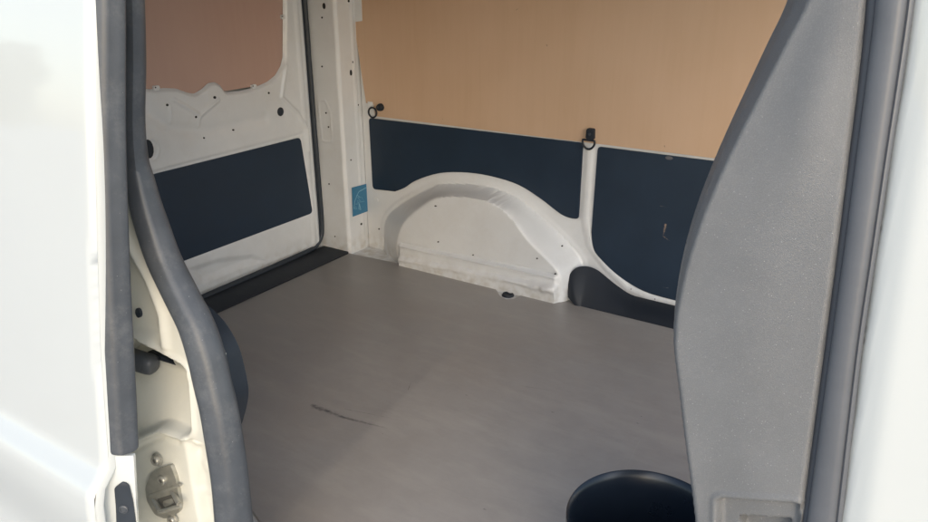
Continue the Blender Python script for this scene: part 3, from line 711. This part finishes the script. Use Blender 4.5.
def band(name, pxc, hh, m, sec_, depth, extra=None):
    pts = spline([(*FT.at(*FT.px(x, y, hh), hh), w_) for x, y, w_ in pxc], 4)
    return sweep(name, [p[:3] for p in pts], (0, -1, 0), sec_, m, van, [(p[3] * np.linalg.norm(np.array(p[:3]) - CAM) / FPX / 2, depth) for p in pts])
ysr = (-60, 0, 80, 160, 250, 340, 430, 522, 570, 620)
grv = [(x, y, w_ * 1.0) for x, y, w_ in zip((878, 874.5, 865.5, 855, 843.5, 832, 820, 808, 803, 798), ysr, (13, 13, 12, 11, 11, 11, 11, 11, 11, 11))]
bnd = [(x, y, w_) for x, y, w_ in zip((899, 895, 884.5, 873, 860.5, 847.5, 836, 824.5, 819, 814), ysr, (29, 29, 28, 27, 26, 25, 26, 27, 27, 27))]
band('seal_groove', grv, -.004, M_GRV, ellipse(1, 1, 10), .006)
sec3 = [(math.cos(t), math.sin(t) * .8 - .35 * math.exp(-((math.cos(t) - .62) / .12) ** 2) * (math.sin(t) > 0)) for t in [2 * math.pi * k / 36 for k in range(36)]]
sec3 = [(-a, b) for a, b in sec3]
band('pillar_seal', bnd, .004, M_RUB3, sec3, .012)
# outer body ahead of the opening, curving out towards the viewer
FX = Frame((0, .655, 0), (1, 0, 0), (0, .10, 1))
bl = [FX.px(x, y) for x, y in zip((915, 911, 900, 888, 875, 862, 850, 838, 832, 827), ysr)]
_bv = [p[1] for p in bl][::-1]; _bu = [p[0] for p in bl][::-1]
def outb_h(U, V):
    l = np.interp(V, _bv, _bu); d = U - l
    return -.02 * (1 - smooth(d, -.006, .008)) ** 2 + .008 * smooth(d, .0, .03) + .004 * smooth(d, .03, .3)
relief('front_pillar_panel', FX, -.12, .42, -.1, 1.32, .006, outb_h, M_OUT, van, clip=lambda U, V: np.interp(V, _bv, _bu) - .003 - U, auto=60, thick=.002)

# ------------------------------------------------------------------ bucket on the floor
bz = .27; bc = hit(647, 519, (0, 0, bz), (0, 0, 1)); br = 74 * np.linalg.norm(bc - CAM) / FPX
bk = lathe('bucket', (bc[0], bc[1], .0005), (0, 0, 1), [(.0, 0), (br * .76, 0), (br * .78, .004), (br * .95, bz - .05), (br * .96, bz - .045), (br * 1.0, bz - .04), (br, bz - .002), (br * .988, bz), (br * .965, bz - .002), (br * .93, bz - .012), (br * .90, bz - .03), (br * .88, bz - .07), (br * .76, .012), (0, .010)], M_BUCK, None, 72, 35, False)
tag(bk, 'round black plastic bucket on the floor board beside the grey pillar trim', 'bucket')

# ------------------------------------------------------------------ across the street, behind the viewer: mirrored faintly in the door
M_LEAF = mat('leaf', (.06, .09, .03), .6, var=.4, vscale=2); M_BARK = mat('bark', (.16, .12, .09), .9, var=.3, vscale=6)
tr = empty('tree', (-36, -16.8, -.58), 'leafy tree across the street, faintly mirrored in the sliding door', 'tree')
sweep('trunk', [(-36, -16.8, -.58), (-35.9, -16.8, .6), (-36.1, -16.7, 2.0), (-36, -16.8, 3.4)], (1, 0, 0), ellipse(.17, .17, 12), M_BARK, tr, [1.3, 1, .7, .3])
rs = np.random.RandomState(7); vs_ = []; fs_ = []
cl = [(rs.normal(0, 1.1), rs.normal(0, 1.1), rs.uniform(.6, 4.0), rs.uniform(.35, .75)) for _ in range(40)]
for cx, cy, cz, cr in cl:
    for _ in range(170):
        d = rs.normal(size=3); d /= np.linalg.norm(d); p = np.array([-36 + cx, -16.8 + cy, cz]) + d * cr * rs.uniform(.5, 1.1); a = rs.normal(size=3) * .07; b_ = rs.normal(size=3) * .05
        n0 = len(vs_); vs_ += [tuple(p - a), tuple(p + b_), tuple(p + a), tuple(p - b_)]; fs_.append((n0, n0 + 1, n0 + 2, n0 + 3))
me = bpy.data.meshes.new('crown'); me.from_pydata(vs_, [], fs_); me.update(); link('crown', me, M_LEAF, tr, False)
